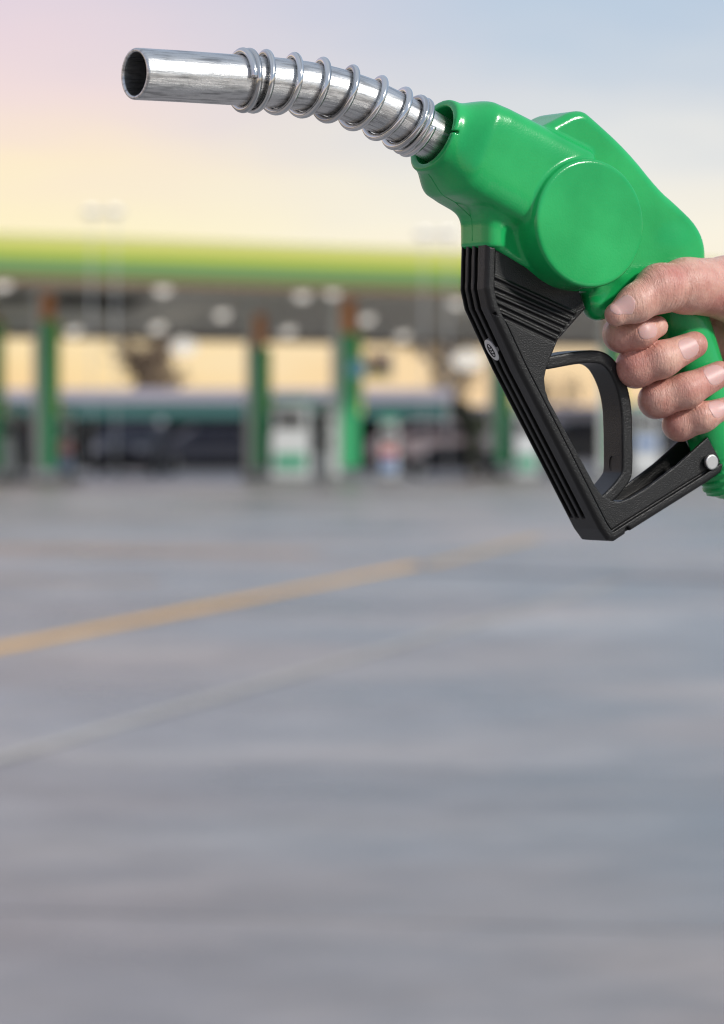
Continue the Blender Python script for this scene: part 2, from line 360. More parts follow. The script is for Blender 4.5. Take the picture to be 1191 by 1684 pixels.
# ---- fuel dispensers
M_disp = mat('dispenser_white', (0.78, 0.80, 0.79), 0.4, var=0.06)
M_dgre = mat('dispenser_green', (0.08, 0.42, 0.24), 0.4)
M_scr = mat('dispenser_screen', (0.01, 0.012, 0.014), 0.15)
M_red = mat('red_panel', (0.65, 0.12, 0.10), 0.45)
M_blue = mat('blue_panel', (0.16, 0.28, 0.52), 0.45)
M_hose = mat('black_rubber', (0.012, 0.012, 0.012), 0.5)
def dispenser(px, py, hgt, wd, label, panel=None, panel2=None, body=M_disp):
    Y = EYE * FPX / (py - HY); x, _ = at(px, py, Y)
    r = empty('fuel_dispenser', (x, Y, 0), 0, label=label, cat='fuel pump', group='fuel dispensers on the pump islands')
    h = wd / 2
    MB().box(-h - 0.25, h + 0.25, -0.45, 0.55, 0.002, 0.13, 0.03).build('island', M_kerb, r)
    MB().box(-h, h, -0.25, 0.25, 0.13, hgt * 0.62, 0.03).build('cabinet', body, r)
    MB().box(-h * 0.92, h * 0.92, -0.20, 0.20, hgt * 0.62, hgt * 0.98, 0.03).build('head', M_disp, r)
    s = MB().box(-h * 0.7, h * 0.7, -0.225, -0.202, hgt * 0.68, hgt * 0.86, 0.005).build('screen', M_scr, r)
    MB().box(-h * 1.05, h * 1.05, -0.28, 0.28, hgt * 0.98, hgt * 1.06, 0.03).build('top_cap', M_dgre, r)
    if panel: MB().box(-h * 0.8, h * 0.8, -0.275, -0.252, hgt * 0.42, hgt * 0.58, 0.005).build('panel', panel, r)
    if panel2: MB().box(-h * 0.8, h * 0.8, -0.275, -0.252, hgt * 0.16, hgt * 0.36, 0.005).build('panel', panel2, r)
    for sgn in (-1, 1):
        pts = [(sgn * (h + 0.02), -0.1, hgt * 0.9), (sgn * (h + 0.16), -0.16, hgt * 0.7), (sgn * (h + 0.18), -0.18, hgt * 0.35), (sgn * (h + 0.10), -0.2, hgt * 0.2), (sgn * (h + 0.04), -0.22, hgt * 0.45), (sgn * (h + 0.03), -0.22, hgt * 0.55)]
        MB().tube(pts, 0.022, 8).build('hose', M_hose, r)
        MB().box(sgn * (h + 0.045) - 0.04, sgn * (h + 0.045) + 0.04, -0.27, -0.17, hgt * 0.5, hgt * 0.64, 0.015).build('holster', M_hose, r)
dispenser(14, 791, 1.75, 0.55, 'pale grey fuel dispenser at the left edge behind the person')
dispenser(109, 792, 1.7, 0.42, 'narrow fuel dispenser with a red and a blue panel', M_red, M_blue)
dispenser(478, 793, 2.0, 0.95, 'wide white fuel dispenser with a green lower part', None, M_dgre)
dispenser(536, 791.5, 1.95, 0.60, 'white fuel dispenser touching the wide green column', M_scr, None)
dispenser(640, 792, 1.55, 0.45, 'small fuel dispenser with red above blue, right of the wide column', M_red, M_blue)
dispenser(866, 791, 1.8, 0.6, 'fuel dispenser half hidden by the black guard', None, M_dgre)
dispenser(1062, 788, 1.9, 0.7, 'grey fuel dispenser seen below the little finger', M_blue, None)

# ---- cars (each: body, cabin glass, wheels, lamps)
M_tyre = mat('tyre_rubber', (0.012, 0.012, 0.012), 0.8)
M_rim = mat('alloy_rim', (0.5, 0.5, 0.5), 0.3, metal=1)
M_hl = mat('headlamp', (0.40, 0.41, 0.46), 0.15)
def car(x, Y, rz, col, label, scale=1.0):
    r = empty('parked_car', (x, Y, 0.0), rz, label=label, cat='car', group='cars parked at the station')
    r.scale = (scale,) * 3
    paint = mat('car_paint', col, 0.4, coat=0.15)
    prof = [(-2.1, 0.35), (-2.15, 0.62), (-2.05, 0.85), (-1.1, 0.98), (-0.5, 1.42), (0.75, 1.46), (1.5, 1.02), (2.0, 0.95), (2.12, 0.7), (2.1, 0.35)]
    MB().prism([(a, b) for a, b in prof], -0.85, 0.85, 0.06).build('body', paint, r)
    for sgn in (-1, 1):
        MB().prism([(-0.95, 1.0), (-0.45, 1.36), (0.1, 1.38), (0.1, 1.0)], sgn * 0.853 - 0.006, sgn * 0.853 + 0.006).build('side_window', M_glass, r)
        MB().prism([(0.16, 1.0), (0.16, 1.38), (0.7, 1.38), (1.3, 1.0)], sgn * 0.853 - 0.006, sgn * 0.853 + 0.006).build('side_window', M_glass, r)
    k = MB(); k.bm.faces.new([k.bm.verts.new(p) for p in ((-1.09, -0.72, 1.0), (-1.09, 0.72, 1.0), (-0.53, 0.66, 1.42), (-0.53, -0.66, 1.42))])
    bmesh.ops.translate(k.bm, vec=(-0.02, 0, 0.015), verts=k.bm.verts); k.build('windscreen', M_glass, r)
    for sx in (-1.3, 1.3):
        for sy in (-0.8, 0.8):
            wl = MB().disc((sx, sy, 0.31), 0.31, 0.2, 'Y', 24, 0.03).build('wheel', M_tyre, r)
            MB().disc((sx, sy * 1.13, 0.31), 0.19, 0.03, 'Y', 20).build('rim', M_rim, wl)
    for sy in (-0.62, 0.62): MB().box(-2.17, -2.08, sy - 0.17, sy + 0.17, 0.66, 0.82, 0.02).build('headlight', M_hl, r)
    MB().box(-2.18, -2.10, -0.35, 0.35, 0.5, 0.64, 0.01).build('grille', M_hose, r)
car(at(222, 780, 105)[0], 105, R(82), (0.02, 0.02, 0.032), 'dark car facing out in front of the dark shop windows')
car(at(345, 775, 111)[0], 111, R(10), (0.02, 0.022, 0.035), 'very dark car standing side on beside the shop', 0.95)
car(at(727, 770, 114)[0], 114, R(170), (0.42, 0.34, 0.34), 'pinkish pale car parked under the bare tree', 1.05)
car(at(735, 786, 99)[0], 99, R(4), (0.018, 0.022, 0.035), 'low dark blue car in front of the pinkish car', 0.62)
car(at(950, 776, 111)[0], 111, R(15), (0.03, 0.03, 0.035), 'black car seen through the opening of the guard', 1.1)
car(at(1090, 774, 114)[0], 114, R(175), (0.25, 0.25, 0.26), 'grey car seen below the hand', 1.0)

# ---- trees behind the station
def tree(px, Y, hgt, spread, bark, leaf, label, nleaf, seed, trunk_r=0.12):
    rr = random.Random(seed); x, _ = at(px, 0, Y)
    r = empty('tree', (x, Y, 0), 0, label=label, cat='tree')
    t = MB(); tips = []
    def limb(p, d, ln, rad, depth):
        pts = [p]; dd = d
        for i in range(4):
            dd = (dd + Vector((rr.uniform(-.25, .25), rr.uniform(-.25, .25), rr.uniform(-.05, .2)))).normalized(); pts.append(pts[-1] + dd * ln / 4)
        t.tube(pts, [rad * (1 - 0.12 * i) for i in range(5)], 7)
        tips.extend(pts[2:])
        if depth:
            for k in range(3):
                a = rr.uniform(0, 6.28); nd = (dd * 0.7 + Vector((math.cos(a), math.sin(a), rr.uniform(0.1, 0.7))) * spread).normalized()
                limb(pts[rr.choice((2, 3, 4))], nd, ln * rr.uniform(0.55, 0.8), rad * 0.55, depth - 1)
    limb(Vector((0, 0, 0)), Vector((rr.uniform(-.1, .1), 0, 1)), hgt * 0.5, trunk_r, 3)
    t.build('trunk', bark, r)
    c = MB()
    for i in range(nleaf):
        p = rr.choice(tips) + Vector((rr.gauss(0, .28), rr.gauss(0, .28), rr.gauss(0, .22))) * hgt * 0.16
        u = Vector((rr.gauss(0, 1), rr.gauss(0, 1), rr.gauss(0, 1))).normalized(); v = u.orthogonal().normalized(); s_ = rr.uniform(0.07, 0.15)
        c.bm.faces.new([c.bm.verts.new(p + q) for q in (u * s_, v * s_ * 0.6, -u * s_, -v * s_ * 0.6)])
    c.build('crown', leaf, r)
M_bark = mat('dusky_bark', (0.10, 0.08, 0.06), 0.9)
M_leafb = mat('brownish_foliage', (0.20, 0.14, 0.09), 0.8, var=0.4, vscale=2)
M_leafd = mat('dark_foliage', (0.045, 0.055, 0.035), 0.8, var=0.5, vscale=2)
tree(264, 142, 6.0, 0.4, M_bark, M_leafb, 'thin brownish tree rising behind the dark shop', 1900, 12)
tree(712, 126, 5.6, 1.0, M_bark, M_leafb, 'bare branching tree behind the pale car', 500, 5, 0.17)
tree(748, 131, 5.4, 0.9, M_bark, M_leafb, 'second bare tree just right of the branching one', 450, 11, 0.15)
tree(773, 96, 1.75, 0.35, M_bark, M_leafd, 'small dark bushy tree left of the guard', 900, 8, 0.05)
tree(910, 145, 3.6, 0.7, M_bark, M_leafb, 'small brown tree seen inside the guard opening', 300, 21, 0.1)

# ---- hanging lamps and signs below the canopy
def hanging(px, py, Y, rad, label):
    x, z = at(px, py, Y)
    r = empty('hanging_lamp', (x, Y, z), 0, label=label, cat='lamp', group='bright lamps hanging under the canopy')
    MB().ball((0, 0, 0), rad, (1.25, 1, 0.75)).build('globe', M_lamp, r)
    MB().tube([(0, 0, rad * 0.7), (0, 0, 4.1 - z)], 0.02, 8).build('rod', M_grey, r)
hanging(302, 570, 95, 0.28, 'bright white lamp hanging over the shop roof on the left')
hanging(770, 592, 100, 0.36, 'bright white lamp hanging beside the bare trees')
M_sblue = mat('blue_sign', (0.30, 0.66, 0.78), 0.4); M_sring = mat('blue_sign_rim', (0.06, 0.24, 0.5), 0.4)
x, z = at(588, 606, 91.5)
r = empty('round_sign', (x, 91.5, z), 0, label='round blue sign fixed to the wide green column', cat='sign')
MB().disc((0, 0, 0), 0.24, 0.06, 'Y').build('rim', M_sring, r)
MB().disc((0, -0.045, 0), 0.20, 0.03, 'Y').build('sign_face', M_sblue, r)
MB().box(-0.2, 0.02, 0.03, 0.5, -0.05, 0.05).build('bracket', M_grey, r)
x, z = at(624, 600, 93)
r = empty('hanging_sign', (x, 93.0, z), 0, label='small pink, grey and yellow sign right of the round blue sign', cat='sign')
MB().box(-0.34, 0.34, -0.03, 0.03, -0.34, 0.30, 0.01).build('board', mat('sign_board', (0.85, 0.76, 0.58), 0.5), r)
MB().box(-0.16, 0.06, -0.05, -0.032, -0.1, 0.24).build('emblem', mat('sign_pink', (0.62, 0.28, 0.24), 0.5), r)
MB().box(0.08, 0.26, -0.05, -0.032, -0.06, 0.24).build('emblem', mat('sign_grey', (0.45, 0.42, 0.46), 0.5), r)
MB().box(-0.32, 0.2, -0.05, -0.032, -0.32, -0.14).build('emblem', mat('sign_yellow', (0.55, 0.55, 0.14), 0.5), r)
MB().tube([(0, 0, 0.3), (0, 0, 4.1 - z)], 0.02, 8).build('rod', M_grey, r)

# ---- pale floodlight masts in front of the canopy
M_mast = mat('pale_mast', (0.55, 0.57, 0.58), 0.5)
for px0, px1, ptop, Y, lm, lab in ((150, 190, 352, 75, M_lamp, 'pair of slim pale light poles standing before the left part of the canopy'),
                               (697, 737, 388, 75, M_lamp, 'pair of slim pale light poles with a bright head above the canopy edge')):
    xa, zt = at(px0, ptop, Y); xb, _ = at(px1, ptop, Y); xm = (xa + xb) / 2
    r = empty('light_mast', (xm, Y, 0), 0, label=lab, cat='light pole', group='slim light poles in front of the canopy')
    for q in (xa - xm, xb - xm): MB().tube([(q, 0, 0.01), (q, 0, zt)], 0.011, 10).build('pole', M_mast, r)
    MB().box(-0.42, 0.42, -0.1, 0.12, zt - 0.02, zt + 0.035, 0.01).build('lamp_bar', M_mast, r)
    for q in (-0.24, 0.24):
        h = MB().box(q - 0.11, q + 0.11, -0.16, 0.1, zt + 0.04, zt + 0.13, 0.02).build('lamp_head', M_white, r)
        MB().box(q - 0.09, q + 0.09, -0.185, -0.162, zt + 0.05, zt + 0.12).build('lamp_lens', lm, h)

# ---- station attendant, far left
def attendant(px, py):
    Y = EYE * FPX / (py - HY); x, _ = at(px, py, Y)
    vs = [(0, 0, .92), (0, 0, 1.12), (0, 0, 1.34), (0, 0, 1.46), (0, -.01, 1.58), (0, -.01, 1.66)]
    rad = [.15, .14, .16, .06, .09, .085]; ed = [(i, i + 1) for i in range(5)]
    def chain(root, pts, rs):
        p = root
        for q, r_ in zip(pts, rs): vs.append(q); rad.append(r_); ed.append((p, len(vs) - 1)); p = len(vs) - 1
    for s_ in (-1, 1):
        chain(2, [(s_ * .19, 0, 1.36), (s_ * .25, .02, 1.1), (s_ * .23, -.06, .87), (s_ * .22, -.09, .78)], [.06, .048, .04, .035])
        chain(0, [(s_ * .1, 0, .84), (s_ * .11, -.01, .48), (s_ * .12, .02, .08), (s_ * .13, -.13, .04)], [.095, .068, .048, .04])
    me = bpy.data.meshes.new('person'); me.from_pydata([Vector(v) for v in vs], ed, [])
    o = link('person', me, None); o.location = (x, Y, 0)
    o.modifiers.new('skin', 'SKIN')
    for i, v in enumerate(me.skin_vertices[0].data): v.radius = (rad[i], rad[i] * 0.8); v.use_root = (i == 0)
    o.modifiers.new('sub', 'SUBSURF').levels = 1
    o.modifiers['sub'].render_levels = 2
    sk = mat('far_skin', (0.40, 0.24, 0.20), 0.6); n = sk.node_tree.nodes; l = sk.node_tree.links
    tcn = n.new('ShaderNodeTexCoord'); sp = n.new('ShaderNodeSeparateXYZ'); l.new(tcn.outputs['Object'], sp.inputs[0])
    cr = n.new('ShaderNodeValToRGB'); cr.color_ramp.interpolation = 'CONSTANT'
    mrr = n.new('ShaderNodeMath'); mrr.operation = 'DIVIDE'; l.new(sp.outputs['Z'], mrr.inputs[0]); mrr.inputs[1].default_value = 2
    l.new(mrr.outputs[0], cr.inputs[0]); E = cr.color_ramp.elements
    E[0].position = 0; E[0].color = (0.03, 0.03, 0.04, 1); E[1].position = 0.05; E[1].color = (0.05, 0.05, 0.07, 1)
    for p_, c_ in ((0.45, (0.07, 0.065, 0.09, 1)), (0.73, (0.40, 0.24, 0.20, 1))): e_ = E.new(p_); e_.color = c_
    l.new(cr.outputs[0], n['Principled BSDF'].inputs['Base Color']); me.materials.append(sk)
    tag(o, 'person in dark clothes standing by the green column at far left', 'person')
    hb = MB().ball((0, 0.01, 1.665), 0.12, (0.95, 1.05, 0.95)); hb.build('hair', mat('black_hair', (0.012, 0.011, 0.011), 0.6), o)
attendant(40, 793)

# =================================================================== FUEL NOZZLE AND HAND (modelled in millimetres in the nozzle's own plane)
TH = R(30); OX, OY = 0.037, 1.8
co, si = math.cos(TH), math.sin(TH)
def L(px, py, wv=0.0):
    """photo point on the plane at lateral offset wv (mm, towards the viewer) -> (a, v) in mm in the nozzle plane"""
    k = (px - CX) / FPX; W_ = wv / 1000
    a = (k * OY - k * W_ * co - OX - W_ * si) / (co - k * si)
    Y = OY + a * si - W_ * co
    return a * 1000, (HY - py) / FPX * Y * 1000
def L3(px, py, wv=0.0): a, v = L(px, py, wv); return np.array([a, v, wv], dtype=np.float32)
def LP(pts, wv=0.0): return [L(x, y, wv) for x, y in pts]
def C3(pts, wv=13.0): return [L(740 + x / 2.641, 380 + y / 2.641, wv) for x, y in pts]
def loc(a, v, wv): return Vector((a / 1000, -wv / 1000, v / 1000))
nozzle = empty('fuel_nozzle', (OX, OY, EYE), TH, label='green fuel nozzle with silver spout and black guard held in the hand', cat='fuel nozzle')

def surface_nets(fn, lo, hi, h):
    ax = [np.arange(lo[i], hi[i] + h, h, dtype=np.float32) for i in range(3)]
    X, Y, Z = ax[0][:, None, None], ax[1][None, :, None], ax[2][None, None, :]
    D = np.ascontiguousarray(np.broadcast_to(fn(X, Y, Z), (len(ax[0]), len(ax[1]), len(ax[2])))).astype(np.float32)
    D[0] = np.maximum(D[0], .01); D[-1] = np.maximum(D[-1], .01); D[:, 0] = np.maximum(D[:, 0], .01); D[:, -1] = np.maximum(D[:, -1], .01)
    D[:, :, 0] = np.maximum(D[:, :, 0], .01); D[:, :, -1] = np.maximum(D[:, :, -1], .01)
    s = D < 0; nx, ny, nz_ = D.shape
    cnt = np.zeros((nx - 1, ny - 1, nz_ - 1), np.int8)
    for i in (0, 1):
        for j in (0, 1):
            for k in (0, 1): cnt += s[i:nx - 1 + i, j:ny - 1 + j, k:nz_ - 1 + k]
    act = (cnt > 0) & (cnt < 8); I, J, K = np.nonzero(act)
    idx = np.full(act.shape, -1, np.int32); idx[I, J, K] = np.arange(len(I))
    acc = np.zeros((len(I), 3), np.float32); num = np.zeros(len(I), np.float32)
    for ax_ in range(3):
        o1, o2 = [q for q in range(3) if q != ax_]
        for b in (0, 1):
            for c in (0, 1):
                off = [0, 0, 0]; off[o1] = b; off[o2] = c; of2 = list(off); of2[ax_] = 1
                d0 = D[I + off[0], J + off[1], K + off[2]]; d1 = D[I + of2[0], J + of2[1], K + of2[2]]
                cr = (d0 < 0) != (d1 < 0); t = np.where(cr, d0 / np.where(cr, d0 - d1, 1), 0)
                p = np.zeros((len(I), 3), np.float32); p[:, o1] = b; p[:, o2] = c; p[:, ax_] = t
                acc[cr] += p[cr]; num[cr] += 1
    V = acc / num[:, None] + np.stack([I, J, K], 1)
    V = V * h + np.array(lo, np.float32)
    F = []
    for ax_ in range(3):
        sl0 = [slice(None)] * 3; sl1 = [slice(None)] * 3; sl0[ax_] = slice(0, -1); sl1[ax_] = slice(1, None)
        A, B = s[tuple(sl0)], s[tuple(sl1)]
        P = np.stack(np.nonzero(A != B), 1); o1, o2 = (ax_ + 1) % 3, (ax_ + 2) % 3
        P = P[(P[:, o1] > 0) & (P[:, o2] > 0)]
        ins = A[P[:, 0], P[:, 1], P[:, 2]]
        q = []
        for d1, d2 in ((1, 1), (0, 1), (0, 0), (1, 0)):
            c = P.copy(); c[:, o1] -= d1; c[:, o2] -= d2; q.append(idx[c[:, 0], c[:, 1], c[:, 2]])
        q = np.stack(q, 1); q[~ins] = q[~ins][:, ::-1]; F.append(q)
    return V, np.concatenate(F), D
def nets_obj(name, fn, lo, hi, h, m, parent, sm=0.45):
    V, F, _ = surface_nets(fn, lo, hi, h)
    for _i in range(1):                                    # one light smoothing pass takes the grid out of the surface
        acc = np.zeros_like(V); n = np.zeros(len(V), np.float32)
        for a, b in ((0, 1), (1, 2), (2, 3), (3, 0)):
            np.add.at(acc, F[:, a], V[F[:, b]]); np.add.at(acc, F[:, b], V[F[:, a]]); np.add.at(n, F[:, a], 1); np.add.at(n, F[:, b], 1)
        V = V * (1 - sm) + sm * acc / n[:, None]
    W = np.stack([V[:, 0], -V[:, 2], V[:, 1]], 1) / 1000   # (a, v, w) -> x, y, z
    me = bpy.data.meshes.new(name); nv, nf = len(W), len(F)
    me.vertices.add(nv); me.vertices.foreach_set('co', W.astype(np.float32).ravel())
    me.loops.add(nf * 4); me.loops.foreach_set('vertex_index', F.astype(np.int32).ravel())
    me.polygons.add(nf); me.polygons.foreach_set('loop_start', np.arange(0, nf * 4, 4, dtype=np.int32))
    me.update(calc_edges=True); me.validate()
    return link(name, me, m, parent, smooth=True)

# distance-field building blocks, all in (a, v, w)
def smin(a, b, k): 
    h = np.clip(.5 + .5 * (b - a) / k, 0, 1); return b * (1 - h) + a * h - k * h * (1 - h)
def smax(a, b, k): return -smin(-a, -b, k)
def cone(X, Y, Z, p, q, r0, r1, zs=1.0):
    d = q - p; L2 = float(d @ d) + 1e-9
    t = np.clip(((X - p[0]) * d[0] + (Y - p[1]) * d[1] + (Z - p[2]) * d[2]) / L2, 0, 1)
    return np.sqrt((X - p[0] - t * d[0]) ** 2 + (Y - p[1] - t * d[1]) ** 2 + ((Z - p[2] - t * d[2]) * zs) ** 2) - (r0 + (r1 - r0) * t)
def poly2(X, Y, P):
    d = None; ins = None
    for i in range(len(P)):
        (ax_, ay), (bx, by) = P[i], P[i - 1]
        ex, ey = bx - ax_, by - ay; wx, wy = X - ax_, Y - ay
        t = np.clip((wx * ex + wy * ey) / (ex * ex + ey * ey), 0, 1); dd = (wx - ex * t) ** 2 + (wy - ey * t) ** 2
        d = dd if d is None else np.minimum(d, dd)
        c = ((ay > Y) != (by > Y)) & (X < (bx - ax_) * (Y - ay) / ((by - ay) if by != ay else 1e-9) + ax_)
        ins = c if ins is None else ins ^ c
    return np.sqrt(d) * np.where(ins, -1, 1)
def line2(X, Y, P):
    d = None
    for (ax_, ay), (bx, by) in zip(P, P[1:]):
        ex, ey = bx - ax_, by - ay; wx, wy = X - ax_, Y - ay
        t = np.clip((wx * ex + wy * ey) / (ex * ex + ey * ey), 0, 1); dd = (wx - ex * t) ** 2 + (wy - ey * t) ** 2
        d = dd if d is None else np.minimum(d, dd)
    return np.sqrt(d)
def extr(d2, Z, h0, h1, r):
    """extrude a 2D distance between w = h0 and h1, edges rounded by r"""
    qz = np.abs(Z - (h0 + h1) / 2) - (h1 - h0) / 2 + r; q2 = d2 + r
    return np.sqrt(np.maximum(q2, 0) ** 2 + np.maximum(qz, 0) ** 2) + np.minimum(np.maximum(q2, qz), 0) - r

def chaikin(P, n=2):
    for _ in range(n):
        Q = []
        for i in range(len(P)):
            (a, b), (c, d) = P[i], P[(i + 1) % len(P)]; Q += [(a * .75 + c * .25, b * .75 + d * .25), (a * .25 + c * .75, b * .25 + d * .75)]
        P = Q
    return P
# ---- green body
def plastic_mat():
    m = bpy.data.materials.new('green_plastic'); m.use_nodes = True
    n = m.node_tree.nodes; l = m.node_tree.links; b = n['Principled BSDF']
    tcn = n.new('ShaderNodeTexCoord')
    t = n.new('ShaderNodeTexNoise'); t.inputs['Scale'].default_value = 22; t.inputs['Detail'].default_value = 5; l.new(tcn.outputs['Object'], t.inputs['Vector'])
    cr = n.new('ShaderNodeValToRGB'); l.new(t.outputs['Fac'], cr.inputs[0])
    cr.color_ramp.elements[0].position = 0.3; cr.color_ramp.elements[0].color = (0.004, 0.31, 0.075, 1)
    cr.color_ramp.elements[1].position = 0.72; cr.color_ramp.elements[1].color = (0.022, 0.46, 0.125, 1)
    l.new(cr.outputs[0], b.inputs['Base Color'])
    t2 = n.new('ShaderNodeTexNoise'); t2.inputs['Scale'].default_value = 60; t2.inputs['Detail'].default_value = 6; l.new(tcn.outputs['Object'], t2.inputs['Vector'])
    mr = n.new('ShaderNodeMapRange'); l.new(t2.outputs['Fac'], mr.inputs[0]); mr.inputs[3].default_value = 0.15; mr.inputs[4].default_value = 0.27
    l.new(mr.outputs[0], b.inputs['Roughness'])
    t3 = n.new('ShaderNodeTexNoise'); t3.inputs['Scale'].default_value = 900; t3.inputs['Detail'].default_value = 2; l.new(tcn.outputs['Object'], t3.inputs['Vector'])
    bp = n.new('ShaderNodeBump'); bp.inputs['Distance'].default_value = 0.00006; l.new(t3.outputs['Fac'], bp.inputs['Height']); l.new(bp.outputs[0], b.inputs['Normal'])
    b.inputs['Subsurface Weight'].default_value = 0.0
    return m
M_green = plastic_mat()
rimc = L3(713, 221); c1 = L3(768, 252); c2 = L3(918, 333)
axis_rim = np.array([.930, -.368, 0], np.float32)
def body_sdf(X, Y, Z):
    # barrel: squarish section that flares behind the rim
    d = c2 - c1; Ld = float(np.sqrt(d @ d)); u = d / Ld
    t = (X - rimc[0]) * u[0] + (Y - rimc[1]) * u[1]
    off = (c1 - rimc); tc1 = float(off @ u)
    nn = -(X - rimc[0]) * u[1] + (Y - rimc[1]) * u[0]
    sg = np.clip((t - 3.0) / 15.0, 0, 1); rr_ = 18.9 + 6.3 * sg * sg * (3 - 2 * sg) + 1.5 * np.clip((t - tc1) / Ld, 0, 1)
    e = 2.2 + 2.6 * np.clip(t / (tc1 + 4), 0, 1)
    rad = (np.abs(nn) ** e + np.abs(Z / 1.0 + 0) ** e) ** (1 / e)
    bar = (rad - rr_) * 0.9
    tr = (X - rimc[0]) * axis_rim[0] + (Y - rimc[1]) * axis_rim[1]
    bar = smax(bar, -tr, 1.4); bar = smax(bar, t - (tc1 + Ld), 5)
    # upper ridge and rear body
    hump = poly2(X[:, :, 0], Y[:, :, 0], chaikin(LP([(862, 215), (900, 196), (918, 186), (938, 184)], 4) + LP([(968, 192), (1028, 247), (1080, 312), (1106, 334), (1144, 371), (1158, 412), (1150, 455), (1100, 480), (1000, 470), (930, 400)], 13) + LP([(880, 300)], 4)))[:, :, None]
    hum = extr(hump, Z, -18, 18, 4.8)
    lowp = poly2(X[:, :, 0], Y[:, :, 0], LP([(806, 330), (808, 404), (818, 410), (893, 455), (948, 478), (1060, 480), (1030, 330), (920, 270), (820, 290)], 13))[:, :, None]
    low = extr(lowp, Z, -13.2, 13.2, 2.0)
    brk = poly2(X[:, :, 0], Y[:, :, 0], LP([(777, 290), (777, 440), (812, 440), (818, 290)], 0))[:, :, None]
    brd = smax(extr(brk, Z, -14.6, 14.6, 6.5), L(790, 404.5)[1] - Y, 0.8)
    low = smin(low, brd, 4)
    D = smin(hum, bar, 1.8); D = smin(D, low, 6);
    # lateral round cover
    q = L3(973, 367, 31); q0 = L3(973, 367, 31)
    dr = np.sqrt((X - q[0]) ** 2 + (Y - q[1]) ** 2)
    dome = 30.6 + 0.5 * (1 - np.clip(dr / 31, 0, 1) ** 2)
    rc = 31.6 + (31 - np.clip(Z, 0, 31)) * 0.03
    qz = Z - dome + 1.9; q2 = dr - rc + 1.9
    cyl = np.sqrt(np.maximum(q2, 0) ** 2 + np.maximum(qz, 0) ** 2) + np.minimum(np.maximum(q2, qz), 0) - 1.9
    cyl = np.maximum(cyl, -Z - 16)
    D = smin(D, cyl, 2.0)
    # pivot boss under the cover
    D = smin(D, cone(X, Y, Z, L3(1003, 468, 6), L3(983, 501, 7), 11, 8.0), 3); D = smin(D, cone(X, Y, Z, L3(975, 478, 5), L3(1000, 470, 5), 7, 7), 3)
    # grip
    ga, gb = L3(1080, 415, 0), L3(1196, 775, 0)
    D = smin(D, cone(X, Y, Z, ga, gb, 16.5, 14.5, 1.05), 9)
    # ribs and tail at the lower end of the grip
    ta, tb = L3(1190, 765, 0), L3(1216, 838, 0)
    tt = ((X - ta[0]) * (tb - ta)[0] + (Y - ta[1]) * (tb - ta)[1]) / float(np.sqrt((tb - ta) @ (tb - ta)))
    tail = cone(X, Y, Z, ta, tb, 14.5, 12.5) - 0.9 * np.clip(np.sin(tt * 1.6), -0.6, 0.6)
    tail = np.maximum(tail, (Y - L(1196, 735)[1]))
    cut = L3(1196, 806, 0); tail = np.maximum(tail, tt - 12)
    D = smin(D, tail, 1.5)
    # bore for the spout, slit and hole at the rim
    tb_ = tr
    bore = np.sqrt((-(X - rimc[0]) * axis_rim[1] + (Y - rimc[1]) * axis_rim[0]) ** 2 + Z ** 2) - 15.2
    bore = np.maximum(bore, tb_ - 26)
    D = smax(D, -bore, 0.8)
    hx = L3(746.5, 218, 15)
    D = np.maximum(D, -np.maximum(np.sqrt((X - hx[0]) ** 2 + (Y - hx[1]) ** 2) - 0.9, 8 - Z))
    sl = L3(736, 215, 15); D = np.maximum(D, -np.maximum(line2(X, Y, [(float(hx[0]), float(hx[1])), (float(hx[0]) - 9, float(hx[1]) + 1.5)]) - 0.42, 8 - Z))
    # mould seam round the middle
    return D
lo = L(672, 860); hi = L(1262, 158)
body_o = nets_obj('nozzle_body', body_sdf, (lo[0] - 4, L(1200, 850)[1], -23), (L(1262, 500)[0], L(800, 150)[1], 34), 0.72, M_green, nozzle)

# thin mould seam standing proud along the front of the body
from mathutils.bvhtree import BVHTree
_me = body_o.data
_bvh = BVHTree.FromPolygons([v.co for v in _me.vertices], [tuple(p.vertices) for p in _me.polygons])
def seam(pix, dr, wv=0.0):
    out_ = []
    for (x0, y0), (x1, y1) in zip(pix, pix[1:]):
        for k in range(8):
            a, v = L(x0 + (x1 - x0) * k / 8, y0 + (y1 - y0) * k / 8, 0); d = Vector((dr[0], 0, dr[1])).normalized()
            h = _bvh.ray_cast(loc(a, v, wv) - d * 0.03, d)
            if h[0] is not None: out_.append(h[0])
    return out_
sp_ = seam([(700, 296), (717, 316), (752, 338)], (.5, .86)) + seam([(774, 356), (776, 402)], (1, 0))
MB().tube(sp_, 0.00022, 6).build('mould_seam', M_green, body_o)

